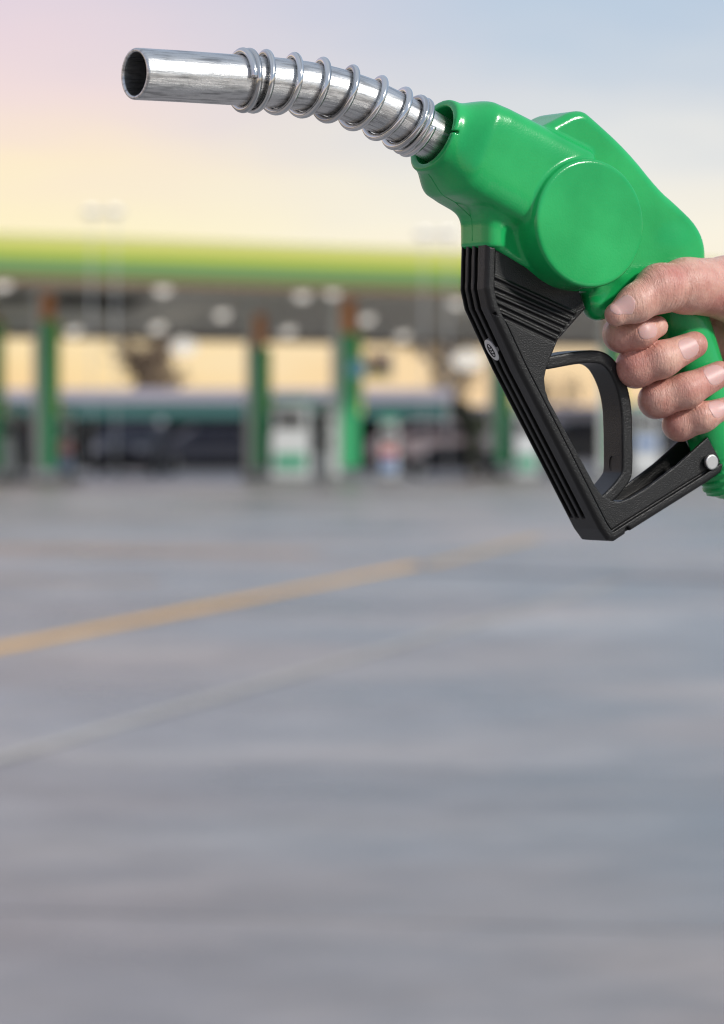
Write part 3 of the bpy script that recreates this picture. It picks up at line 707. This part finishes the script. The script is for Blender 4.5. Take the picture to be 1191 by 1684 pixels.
# ---- spout
def metal_mat(name, base, r0, r1, streak):
    m = bpy.data.materials.new(name); m.use_nodes = True
    n = m.node_tree.nodes; l = m.node_tree.links; b = n['Principled BSDF']; b.inputs['Metallic'].default_value = 1
    uv = n.new('ShaderNodeUVMap'); mp_ = n.new('ShaderNodeMapping'); l.new(uv.outputs[0], mp_.inputs[0]); mp_.inputs['Scale'].default_value = streak
    t = n.new('ShaderNodeTexNoise'); t.inputs['Scale'].default_value = 1; t.inputs['Detail'].default_value = 7; t.inputs['Roughness'].default_value = 0.7; l.new(mp_.outputs[0], t.inputs['Vector'])
    tcn = n.new('ShaderNodeTexCoord')
    t2 = n.new('ShaderNodeTexNoise'); t2.inputs['Scale'].default_value = 1; t2.inputs['Detail'].default_value = 6; mp2 = n.new('ShaderNodeMapping'); mp2.inputs['Scale'].default_value = (streak[0] * 1.2, streak[1] * 0.45, 1); l.new(uv.outputs[0], mp2.inputs[0]); l.new(mp2.outputs[0], t2.inputs['Vector'])
    ad = n.new('ShaderNodeMath'); ad.operation = 'MULTIPLY'; l.new(t.outputs['Fac'], ad.inputs[0]); l.new(t2.outputs['Fac'], ad.inputs[1])
    cr = n.new('ShaderNodeValToRGB'); l.new(ad.outputs[0], cr.inputs[0])
    cr.color_ramp.elements[0].position = 0.11; cr.color_ramp.elements[0].color = (base * 0.30,) * 3 + (1,)
    cr.color_ramp.elements[1].position = 0.26; cr.color_ramp.elements[1].color = (base, base * 0.995, base * 0.98, 1)
    l.new(cr.outputs[0], b.inputs['Base Color'])
    mr = n.new('ShaderNodeMapRange'); l.new(t.outputs['Fac'], mr.inputs[0]); mr.inputs[1].default_value = 0.3; mr.inputs[2].default_value = 0.7; mr.inputs[3].default_value = r1; mr.inputs[4].default_value = r0
    l.new(mr.outputs[0], b.inputs['Roughness'])
    bp = n.new('ShaderNodeBump'); bp.inputs['Distance'].default_value = 0.00012; l.new(t.outputs['Fac'], bp.inputs['Height']); l.new(bp.outputs[0], b.inputs['Normal'])
    return m
M_spout = metal_mat('worn_aluminium', 0.66, 0.2, 0.4, (2.2, 70, 1))
M_spring = metal_mat('polished_steel', 0.74, 0.10, 0.22, (0.4, 5, 1))
ctrl = [L(x, y) for x, y in ((221, 121), (300, 125.5), (385, 131), (421, 133), (466, 137), (510, 143), (555, 153), (600, 168), (640, 186), (680, 207), (720, 230), (770, 258))]
def crom(P, n=14):
    P = [np.array(p) for p in P]; P = [2 * P[0] - P[1]] + P + [2 * P[-1] - P[-2]]; o = []
    for i in range(1, len(P) - 2):
        for k in range(n):
            t = k / n; a, b, c, d = P[i - 1:i + 3]
            o.append(.5 * (2 * b + (c - a) * t + (2 * a - 5 * b + 4 * c - d) * t * t + (3 * b - 3 * c + d - a) * t ** 3))
    o.append(P[-2]); return np.array(o)
path = crom(ctrl); seg = np.r_[0, np.cumsum(np.hypot(*np.diff(path, axis=0).T))]
def onpath(s_):
    a = np.interp(s_, seg, path[:, 0]); v = np.interp(s_, seg, path[:, 1])
    a2 = np.interp(s_ + 1, seg, path[:, 0]) - np.interp(s_ - 1, seg, path[:, 0]); v2 = np.interp(s_ + 1, seg, path[:, 1]) - np.interp(s_ - 1, seg, path[:, 1])
    l_ = math.hypot(a2, v2); return a, v, a2 / l_, v2 / l_
def s_at(px, py):
    p = np.array(L(px, py)); return seg[np.argmin(np.hypot(*(path - p).T))]
def spout():
    bm = bmesh.new(); uvl = bm.loops.layers.uv.new('UVMap'); NS, NA = 150, 72; Ltot = seg[-1]
    prof = []                                  # (s, radius): inside from deep to the tip, round the lip, outside to the body
    for s_ in np.linspace(60, 1.0, 20): prof.append((s_, 10.15))
    prof += [(0.35, 10.25), (0.0, 10.6), (-0.05, 11.2), (0.1, 11.75), (0.6, 12.1)]
    for s_ in np.linspace(1.5, Ltot, NS): prof.append((s_, 12.15 - 0.4 * min(s_ / Ltot, 1)))
    rings = []
    for s_, r_ in prof:
        a, v, ta, tv = onpath(max(s_, 0.0)); sh = min(s_, 0)
        tilt = max(0.0, 1 - max(s_, 0) / 14) * 0.10     # the mouth is cut slightly off square
        ring = []
        for k in range(NA):
            an = 2 * math.pi * k / NA; cw, cn = math.cos(an) * r_, math.sin(an) * r_
            sa = sh + tilt * cw * 1.0
            ring.append(bm.verts.new(loc(a - tv * cn + ta * sa, v + ta * cn + tv * sa, cw)))
        rings.append(ring)
    for i in range(len(rings) - 1):
        for k in range(NA):
            k2 = (k + 1) % NA
            f = bm.faces.new((rings[i][k], rings[i][k2], rings[i + 1][k2], rings[i + 1][k])); f.smooth = True
            for lp, (ii, kk) in zip(f.loops, ((i, k), (i, k + 1), (i + 1, k + 1), (i + 1, k))): lp[uvl].uv = (prof[ii][0] / 40, kk / NA)
    bmesh.ops.recalc_face_normals(bm, faces=bm.faces)
    me = bpy.data.meshes.new('spout'); bm.to_mesh(me); bm.free(); return link('spout', me, M_spout, nozzle)
spout_o = spout()
# ---- coil spring round the bend: close turns at both ends, wide turns between
def spring():
    st = [s_at(395, 131), s_at(403, 131.6), s_at(425, 133), s_at(469, 137), s_at(513, 144), s_at(557, 153.5), s_at(602, 168.5), s_at(642, 187), s_at(672, 203), s_at(681, 208), s_at(687, 211)]
    st = np.array(st); turns = np.arange(len(st), dtype=float)
    pts = []; NT = 72
    for i in range(int((len(st) - 1) * NT) + 1):
        t_ = i / NT; s_ = float(np.interp(t_, turns, st)); a, v, ta, tv = onpath(s_)
        ang = 2 * math.pi * t_; rr_ = 13.85
        cw, cn = math.cos(ang) * rr_, math.sin(ang) * rr_
        pts.append(loc(a - tv * cn, v + ta * cn, cw))
    bm = bmesh.new(); uvl = bm.loops.layers.uv.new('UVMap'); NA = 14; rings = []
    for i, p in enumerate(pts):
        t = (pts[min(i + 1, len(pts) - 1)] - pts[max(i - 1, 0)]).normalized()
        s_ = float(np.interp(i / NT, turns, st)); a, v, ta, tv = onpath(s_); ctr = loc(a, v, 0)
        u = (p - ctr); u = (u - t * u.dot(t)).normalized(); v_ = t.cross(u)
        rings.append([bm.verts.new(p + (u * math.cos(q) + v_ * math.sin(q)) * 0.00172) for q in [2 * math.pi * k / NA for k in range(NA)]])
    for i in range(len(rings) - 1):
        for k in range(NA):
            f = bm.faces.new((rings[i][k], rings[i][(k + 1) % NA], rings[i + 1][(k + 1) % NA], rings[i + 1][k])); f.smooth = True
            for lp, (ii, kk) in zip(f.loops, ((i, k), (i, k + 1), (i + 1, k + 1), (i + 1, k))): lp[uvl].uv = (ii / 60, kk / NA)
    bm.faces.new(rings[0][::-1]); bm.faces.new(rings[-1]); bmesh.ops.recalc_face_normals(bm, faces=bm.faces)
    me = bpy.data.meshes.new('coil_spring'); bm.to_mesh(me); bm.free(); return link('coil_spring', me, M_spring, nozzle)
spring()

# ---- black guard
def black_mat():
    m = bpy.data.materials.new('black_plastic'); m.use_nodes = True
    n = m.node_tree.nodes; l = m.node_tree.links; b = n['Principled BSDF']
    tcn = n.new('ShaderNodeTexCoord')
    t = n.new('ShaderNodeTexNoise'); t.inputs['Scale'].default_value = 35; t.inputs['Detail'].default_value = 6; l.new(tcn.outputs['Object'], t.inputs['Vector'])
    cr = n.new('ShaderNodeValToRGB'); l.new(t.outputs['Fac'], cr.inputs[0])
    cr.color_ramp.elements[0].position = 0.3; cr.color_ramp.elements[0].color = (0.004, 0.004, 0.004, 1)
    cr.color_ramp.elements[1].position = 0.75; cr.color_ramp.elements[1].color = (0.010, 0.010, 0.010, 1)
    l.new(cr.outputs[0], b.inputs['Base Color'])
    b.inputs['Roughness'].default_value = 0.40; b.inputs['Specular IOR Level'].default_value = 0.42
    t3 = n.new('ShaderNodeTexNoise'); t3.inputs['Scale'].default_value = 1500; t3.inputs['Detail'].default_value = 2; l.new(tcn.outputs['Object'], t3.inputs['Vector'])
    bp = n.new('ShaderNodeBump'); bp.inputs['Distance'].default_value = 0.00025; l.new(t3.outputs['Fac'], bp.inputs['Height']); l.new(bp.outputs[0], b.inputs['Normal'])
    return m
M_black = black_mat()
GF = [(163, 55), (163, 60), (158, 250), (176, 335), (300, 603), (500, 992), (655, 1296), (690, 1345)]
GB = [(690, 1345), (720, 1348), (770, 1315), (1120, 1095), (1185, 1050)]
GI = [(1195, 1015), (1130, 893), (1000, 1012), (860, 1118), (790, 1160), (745, 1176), (710, 1170), (670, 1145), (640, 1105), (440, 735), (425, 690), (420, 640), (430, 590), (480, 470), (600, 335), (572, 262), (560, 215), (480, 150), (330, 55)]
def guard_sdf(X, Y, Z):
    x2, y2 = X[:, :, 0], Y[:, :, 0]
    d2 = poly2(x2, y2, C3(GF + GB[1:] + GI))[:, :, None]
    D = extr(d2, Z, -13, 13, 2.6)
    front = line2(x2, y2, C3([(163, 45)] + GF[1:6] + [(620, 1228)]))[:, :, None]
    for wi in (-8.8, -3.0, 2.8):                                        # three lengthwise grooves in the front edge
        D = np.maximum(D, -np.maximum(np.abs(Z - wi) - 1.55, front - 3.2))
    edge = line2(x2, y2, C3(GF[1:] + GB[1:]))[:, :, None]
    inner = np.maximum(4.6 - edge, np.broadcast_to(d2, D.shape) * 0 - 1)
    D = smax(D, -np.maximum(5.2 - edge, 11.3 - Z), 0.4)                # sunk side panel behind the thick rim
    D = smax(D, -np.maximum(np.abs(edge - 5.2) - 0.5, 10.6 - Z), 0.3)
    ch = poly2(x2, y2, C3([(745, 1140), (800, 1208), (1100, 1022), (1260, 1010), (1260, 780), (1000, 880), (740, 1080)]))[:, :, None]
    D = smax(D, -np.maximum(ch, np.abs(Z) - 9.8), 0.6)                  # the arm is a channel open towards the grip
    for p, q in (((195, 195), (545, 355)), ((195, 238), (523, 382)), ((192, 272), (501, 408)), ((195, 302), (480, 436)), ((202, 342), (462, 465))):
        (a0, v0), (a1, v1) = C3([p, q], 12.4)
        D = smin(D, cone(X, Y, Z, np.array([a0, v0, 11.35], np.float32), np.array([a1, v1, 11.35], np.float32), 0.8, 0.8), 0.1)
        dn = np.array([v1 - v0, a0 - a1]) / math.hypot(v1 - v0, a0 - a1) * 1.75; dn = dn if dn[1] < 0 else -dn
        D = np.maximum(D, -cone(X, Y, Z, np.array([a0 + dn[0], v0 + dn[1], 11.6], np.float32), np.array([a1 + dn[0], v1 + dn[1], 11.6], np.float32), 1.05, 1.05))
    hx = C3([(766, 1298)], 11)[0]
    D = np.maximum(D, -np.maximum(np.sqrt((X - hx[0]) ** 2 + (Y - hx[1]) ** 2) - 2.0, 9 - Z))
    return D
pts = C3(GF + GB + GI)
lo = (min(p[0] for p in pts) - 2, min(p[1] for p in pts) - 2, -14.4); hi = (max(p[0] for p in pts) + 2, max(p[1] for p in pts) + 2, 14.4)
guard = nets_obj('guard', guard_sdf, lo, hi, 0.42, M_black, nozzle, 0.25)
# ---- trigger lever
def trig_sdf(X, Y, Z):
    P = [tuple(q) for q in crom(C3([(430, 572), (560, 549), (645, 547), (692, 570), (726, 618), (754, 690), (770, 780), (774, 900), (774, 1030), (760, 1078), (700, 1150), (640, 1200)], 9), 5)]
    d2 = line2(X[:, :, 0], Y[:, :, 0], P)[:, :, None] - 3.2
    D = extr(d2, Z, -9, 9, 1.0)
    (a0, v0) = C3([(745, 780)], 0)[0]
    return D
tp = C3([(400, 480), (830, 1260)], 9)
trig = nets_obj('trigger', trig_sdf, (tp[0][0] - 3, tp[1][1] - 3, -10), (tp[1][0] + 5, tp[0][1] + 6, 10), 0.5, M_black, nozzle)
# little moulded mark on the inner face of the trigger
(a0, v0) = C3([(775, 1010)], 9)[0]
MB().tube([loc(a0 - 3.3, v0 + 3.4 * math.cos(q), -1.5 - 1.5 * math.sin(q)) for q in np.linspace(-0.2, 3.34, 14)], 0.00035, 6).build('moulded_mark', M_black, trig)
# ---- rivet and badge
M_rivet = metal_mat('rivet_steel', 0.6, 0.3, 0.5, (9, 9, 1))
(a0, v0) = C3([(1132, 1003)], 13)[0]
MB().disc(loc(a0, v0, 13.6), 0.0039, 0.0024, 'Y', 40, 0.0007).build('rivet', M_rivet, nozzle)
def badge():
    (a0, v0) = C3([(176, 480)], -3)[0]; (a1, v1) = C3([(200, 555)], -3)[0]
    (a0, v0), (a1, v1) = L(801, 558, -3), L(819, 592, -3)
    c = np.array([(a0 + a1) / 2, (v0 + v1) / 2]); d = np.array([a1 - a0, v1 - v0]); ln = np.hypot(*d); d /= ln; nrm = np.array([d[1], -d[0]])
    if nrm[0] > 0: nrm = -nrm
    def P(u_, w_, h_): q = c + d * u_ + nrm * h_; return loc(q[0], q[1], -3 + w_)
    b = bmesh.new(); n = 40; ring0 = []; ring1 = []; ring2 = []
    for k in range(n):
        t = 2 * math.pi * k / n; cu, cw = math.cos(t), math.sin(t); cu2 = math.copysign(abs(cu) ** .9, cu)
        ring0.append(b.verts.new(P(cu2 * ln / 2, cw * 4.3, -1.0))); ring1.append(b.verts.new(P(cu2 * ln / 2, cw * 4.3, 0.5))); ring2.append(b.verts.new(P(cu2 * ln / 2 * .9, cw * 3.9, 0.8)))
    for k in range(n):
        k2 = (k + 1) % n; b.faces.new((ring0[k], ring0[k2], ring1[k2], ring1[k])); b.faces.new((ring1[k], ring1[k2], ring2[k2], ring2[k]))
    b.faces.new(ring2); bmesh.ops.recalc_face_normals(b, faces=b.faces)
    me = bpy.data.meshes.new('badge'); b.to_mesh(me); b.free(); o = link('badge', me, mat('badge_metal', (0.62, 0.62, 0.62), 0.38, metal=0.55, var=0.15, vscale=600), nozzle)
    m = MB()                                                            # raised ring and strokes of the worn, unreadable emblem
    m.tube([P(math.cos(q) * ln * .30, math.sin(q) * 1.9, 0.82) for q in np.linspace(0, 2 * math.pi, 25)], 0.00028, 6)
    for u_ in (-1.6, 0, 1.6): m.tube([P(u_ - .5, -1.6, .82), P(u_ + .4, 0, .82), P(u_ - .3, 1.6, .82)], 0.00032, 6)
    m.build('emblem', M_black, o)
badge()
# ---- hose running on from the tail of the grip
ha, hb_, hc = L(1224, 824), L(1290, 872), L(1370, 950)
MB().tube([loc(*ha, 0), loc(*hb_, 0), loc(*hc, 2), loc(hc[0] + 50, hc[1] - 60, 6), loc(hc[0] + 110, hc[1] - 180, 12), loc(hc[0] + 170, hc[1] - 420, 16), loc(hc[0] + 215, hc[1] - 800, 20), loc(hc[0] + 245, -1380, 24), loc(hc[0] + 275, -1450, 26), loc(hc[0] + 330, -1482, 30), loc(hc[0] + 480, -1487, 60), loc(hc[0] + 900, -1487, 40)], 0.0115, 20).build('hose', M_hose, nozzle)

# ---- hand
def c4(x, y): return (930 + x / 3.916, 400 + y / 3.916)
PX = 0.297
FING = {  # photo pixel, lateral offset w (mm), radius (photo px): far side -> round the front of the grip -> fingertip on the near side
    'index': [((1150, 500), -26, 32), ((1068, 530), -22, 32), ((1023, 549), -4, 31), ((1026, 550), 12, 29.5), ((1053, 547), 19, 26), ((1081, 537), 19, 18.5)],
    'middle': [((1185, 560), -27, 32), ((1085, 592), -23, 32), ((1045, 605), -5, 33), ((1047, 604), 12, 33), ((1089, 591), 20, 30.5), ((1142, 567), 21, 23)],
    'ring': [((1215, 610), -27, 30), ((1118, 645), -23, 30), ((1080, 658), -5, 30), ((1083, 657), 12, 30), ((1130, 642), 20, 29), ((1184, 615), 21, 22.5)],
    'pinky': [((1240, 650), -26, 26), ((1152, 686), -21, 26), ((1117, 698), -5, 27), ((1119, 698), 11, 27), ((1156, 686), 19, 25), ((1192, 671), 20, 18.5)],
}
THUMB = [((1014, 517), 27, 20), ((1046, 499), 28, 29.5), ((1086, 474), 27, 39), ((1130, 470), 24, 41.5), ((1200, 474), 14, 48), ((1262, 510), 2, 58)]
def nail_frames():
    return {  # centre px, w guess, half length, half width (mm), along-direction in photo px
        'index': (c4(535, 565), 26, (5.6, 3.9), (-1, .30), (0.1, 0.0, 1.0)),
        'middle': (c4(798, 672), 28, (6.0, 5.4), (-1, .42), (0, 0.25, 1)),
        'ring': (c4(972, 840), 28, (6.0, 5.2), (-1, .50), (0, 0.3, 1)),
        'pinky': (c4(985, 1062), 26, (5.4, 4.7), (-1, .55), (0, 0.3, 1)),
        'thumb': (c4(352, 408), 34, (8.2, 5.4), (1, -.55), (-.25, 0.75, 0.75)),
    }
NF = nail_frames()
def chain_sdf(X, Y, Z, ch, k=3.0):
    D = None
    for (p, w0, r0), (q, w1, r1) in zip(ch, ch[1:]):
        d = cone(X, Y, Z, L3(*p, w0), L3(*q, w1), r0 * PX, r1 * PX)
        D = d if D is None else smin(D, d, k)
    return D
def nail_coords(X, Y, Z, key):
    (px, py), wv, (hl, hw), (dx, dy), nr = NF[key]
    c = L3(px, py, wv)
    d = L3(px + dx * 10, py + dy * 10, wv) - c; nr = np.array(nr, np.float32); nr /= np.sqrt(nr @ nr)
    d = d - nr * (d @ nr); d /= np.sqrt(d @ d); s_ = np.cross(nr, d)
    x, y, z = X - c[0], Y - c[1], Z - c[2]
    u = x * d[0] + y * d[1] + z * d[2]; v = x * s_[0] + y * s_[1] + z * s_[2]; n_ = x * nr[0] + y * nr[1] + z * nr[2]
    rho = ((np.abs(u) / hl) ** 2.7 + (np.abs(v) / hw) ** 2.7) ** (1 / 2.7)       # rounded rectangle, 1 on the nail's border
    return u, v, n_, rho, hl, hw
def creases(X, Y, Z, D, ch, ts, depth, wid):
    for i, t in ts:
        (p, w0, r0), (q, w1, r1) = ch[i], ch[i + 1]
        a, b = L3(*p, w0), L3(*q, w1); d = b - a; l_ = np.sqrt(d @ d); d /= l_
        s_ = (X - a[0]) * d[0] + (Y - a[1]) * d[1] + (Z - a[2]) * d[2] - t * l_
        D = D + depth * np.exp(-(s_ / wid) ** 2) * (np.abs(D) < 3)
    return D
def finger_parts(X, Y, Z):
    out_ = {}
    for kf, ch in FING.items():
        d = chain_sdf(X, Y, Z, ch)
        # soft pads and knuckle fullness
        p = L3(*ch[4][0], ch[4][1]); 
        d = creases(X, Y, Z, d, ch, ((4, -.10), (4, .0), (4, .10)), 0.22, 0.38)
        out_[kf] = d
    d = chain_sdf(X, Y, Z, THUMB, 5)
    d = creases(X, Y, Z, d, THUMB, ((2, -.14), (2, -.02), (2, .12), (2, .27), (2, .45), (3, .2), (3, .4)), 0.42, 0.55)
    out_['thumb'] = d
    return out_
def hand_sdf(X, Y, Z):
    P = finger_parts(X, Y, Z); D = None
    for kf, d in P.items():
        u, v, n_, rho, hl, hw = nail_coords(X, Y, Z, kf)
        band = np.exp(-((rho - 1.12) / 0.10) ** 2) * (n_ > -3) * (u < hl * 0.9)   # skin fold round the nail
        d = d - 0.20 * band + 0.16 * (rho < 1.02) * (n_ > -3)
        P[kf] = d
    D = P['index']
    for kf in ('middle', 'ring', 'pinky'): D = smin(D, P[kf], 0.35)
    # palm, heel of the hand, wrist
    palm = cone(X, Y, Z, L3(1190, 520, -27), L3(1262, 690, -24), 11, 11)
    palm = smin(palm, cone(X, Y, Z, L3(1262, 520, -14), L3(1320, 680, -12), 15, 15), 10)
    palm = smin(palm, cone(X, Y, Z, L3(1262, 512, 0), L3(1330, 600, -4), 17, 17), 10)
    web = cone(X, Y, Z, L3(1232, 480, 6), L3(1212, 545, -20), 8.5, 9.5)
    arm = smin(cone(X, Y, Z, L3(1310, 600, -8), L3(1420, 610, -8), 25, 26, 1.25), cone(X, Y, Z, L3(1420, 610, -8), L3(1620, 650, -8), 26, 33, 1.1), 12)
    palm = smin(smin(palm, arm, 14), web, 6)
    D = smin(D, palm, 5)
    D = smin(D, P['thumb'], 0.6)
    th2 = chain_sdf(X, Y, Z, THUMB[3:], 5)
    D = smin(D, smax(th2, smin(D, P['thumb'], 6), 1), 6)
    return D
def skin_mat():
    m = bpy.data.materials.new('skin'); m.use_nodes = True
    n = m.node_tree.nodes; l = m.node_tree.links; b = n['Principled BSDF']; tcn = n.new('ShaderNodeTexCoord')
    def noise(sc, det, ro=.55):
        t = n.new('ShaderNodeTexNoise'); t.inputs['Scale'].default_value = sc; t.inputs['Detail'].default_value = det; t.inputs['Roughness'].default_value = ro; l.new(tcn.outputs['Object'], t.inputs['Vector']); return t
    a = noise(38, 5); c = noise(160, 4); v = n.new('ShaderNodeTexVoronoi'); v.inputs['Scale'].default_value = 900; l.new(tcn.outputs['Object'], v.inputs['Vector'])
    cr = n.new('ShaderNodeValToRGB'); l.new(a.outputs['Fac'], cr.inputs[0])
    cr.color_ramp.elements[0].position = 0.3; cr.color_ramp.elements[0].color = (0.56, 0.245, 0.20, 1)
    cr.color_ramp.elements[1].position = 0.7; cr.color_ramp.elements[1].color = (0.75, 0.475, 0.37, 1)
    cr2 = n.new('ShaderNodeValToRGB'); l.new(c.outputs['Fac'], cr2.inputs[0])
    cr2.color_ramp.elements[0].position = 0.3; cr2.color_ramp.elements[0].color = (0.84, 0.74, 0.73, 1); cr2.color_ramp.elements[1].position = 0.65; cr2.color_ramp.elements[1].color = (1, 1, 1, 1)
    mx = n.new('ShaderNodeMix'); mx.data_type = 'RGBA'; mx.blend_type = 'MULTIPLY'; mx.inputs[0].default_value = 1; l.new(cr.outputs[0], mx.inputs[6]); l.new(cr2.outputs[0], mx.inputs[7])
    l.new(mx.outputs[2], b.inputs['Base Color'])
    b.inputs['Roughness'].default_value = 0.43; b.inputs['Specular IOR Level'].default_value = 0.5
    b.inputs['Subsurface Weight'].default_value = 0.12; b.inputs['Subsurface Radius'].default_value = (1, .35, .2); b.inputs['Subsurface Scale'].default_value = 0.0022
    mpn = n.new('ShaderNodeMapping'); l.new(tcn.outputs['Object'], mpn.inputs[0]); mpn.inputs['Rotation'].default_value = (0, R(25), 0); mpn.inputs['Scale'].default_value = (2.4, .5, .4)
    wr = n.new('ShaderNodeTexNoise'); wr.inputs['Scale'].default_value = 420; wr.inputs['Detail'].default_value = 4; wr.inputs['Distortion'].default_value = 1.2; l.new(mpn.outputs[0], wr.inputs['Vector'])
    ad = n.new('ShaderNodeMath'); ad.operation = 'MULTIPLY_ADD'; l.new(v.outputs['Distance'], ad.inputs[0]); ad.inputs[1].default_value = -0.15; l.new(wr.outputs['Fac'], ad.inputs[2])
    bp = n.new('ShaderNodeBump'); bp.inputs['Distance'].default_value = 0.00050; bp.inputs['Strength'].default_value = 1.0; l.new(ad.outputs[0], bp.inputs['Height']); l.new(bp.outputs[0], b.inputs['Normal'])
    return m
M_skin = skin_mat()
hl_ = L(985, 770, 0); hh_ = L(1690, 405, 0)
hand_fr = empty('hand_frame') if False else None
hlo = (L(985, 600, 20)[0] - 3, L(1200, 800, 0)[1], -44); hhi = (L(1600, 600, 0)[0], L(1100, 405, 30)[1] + 4, 42)
hand = nets_obj('person', hand_sdf, hlo, hhi, 0.68, M_skin, None)
hand.location = (OX, OY, EYE); hand.rotation_euler = (0, 0, TH)
tag(hand, 'bare hand gripping the green nozzle handle, thumb pointing left, fingers curled round', 'person')
M_nail = mat('fingernail', (0.64, 0.395, 0.36), 0.45, var=0.06, vscale=90, bump=0.00004, bscale=500)
M_nail.node_tree.nodes['Principled BSDF'].inputs['Subsurface Weight'].default_value = 0.2
M_nail.node_tree.nodes['Principled BSDF'].inputs['Subsurface Scale'].default_value = 0.0015
for kf in NF:
    def nsdf(X, Y, Z, kf=kf):
        ch = THUMB if kf == 'thumb' else FING[kf]
        d = chain_sdf(X, Y, Z, ch, 5 if kf == 'thumb' else 3.0)
        u, v, n_, rho, hl, hw = nail_coords(X, Y, Z, kf)
        sh = smax(d - 0.06, -(d + 0.9), 0.2)
        return smax(smax(sh, (rho - 1) * min(hl, hw), 0.25), -n_ - 4, 0.2)
    (px, py), wv, (h1, h2), _, _ = NF[kf]; c = L3(px, py, wv)
    nets_obj('fingernail', nsdf, tuple(c - 10), tuple(c + 10), 0.3, M_nail, hand)
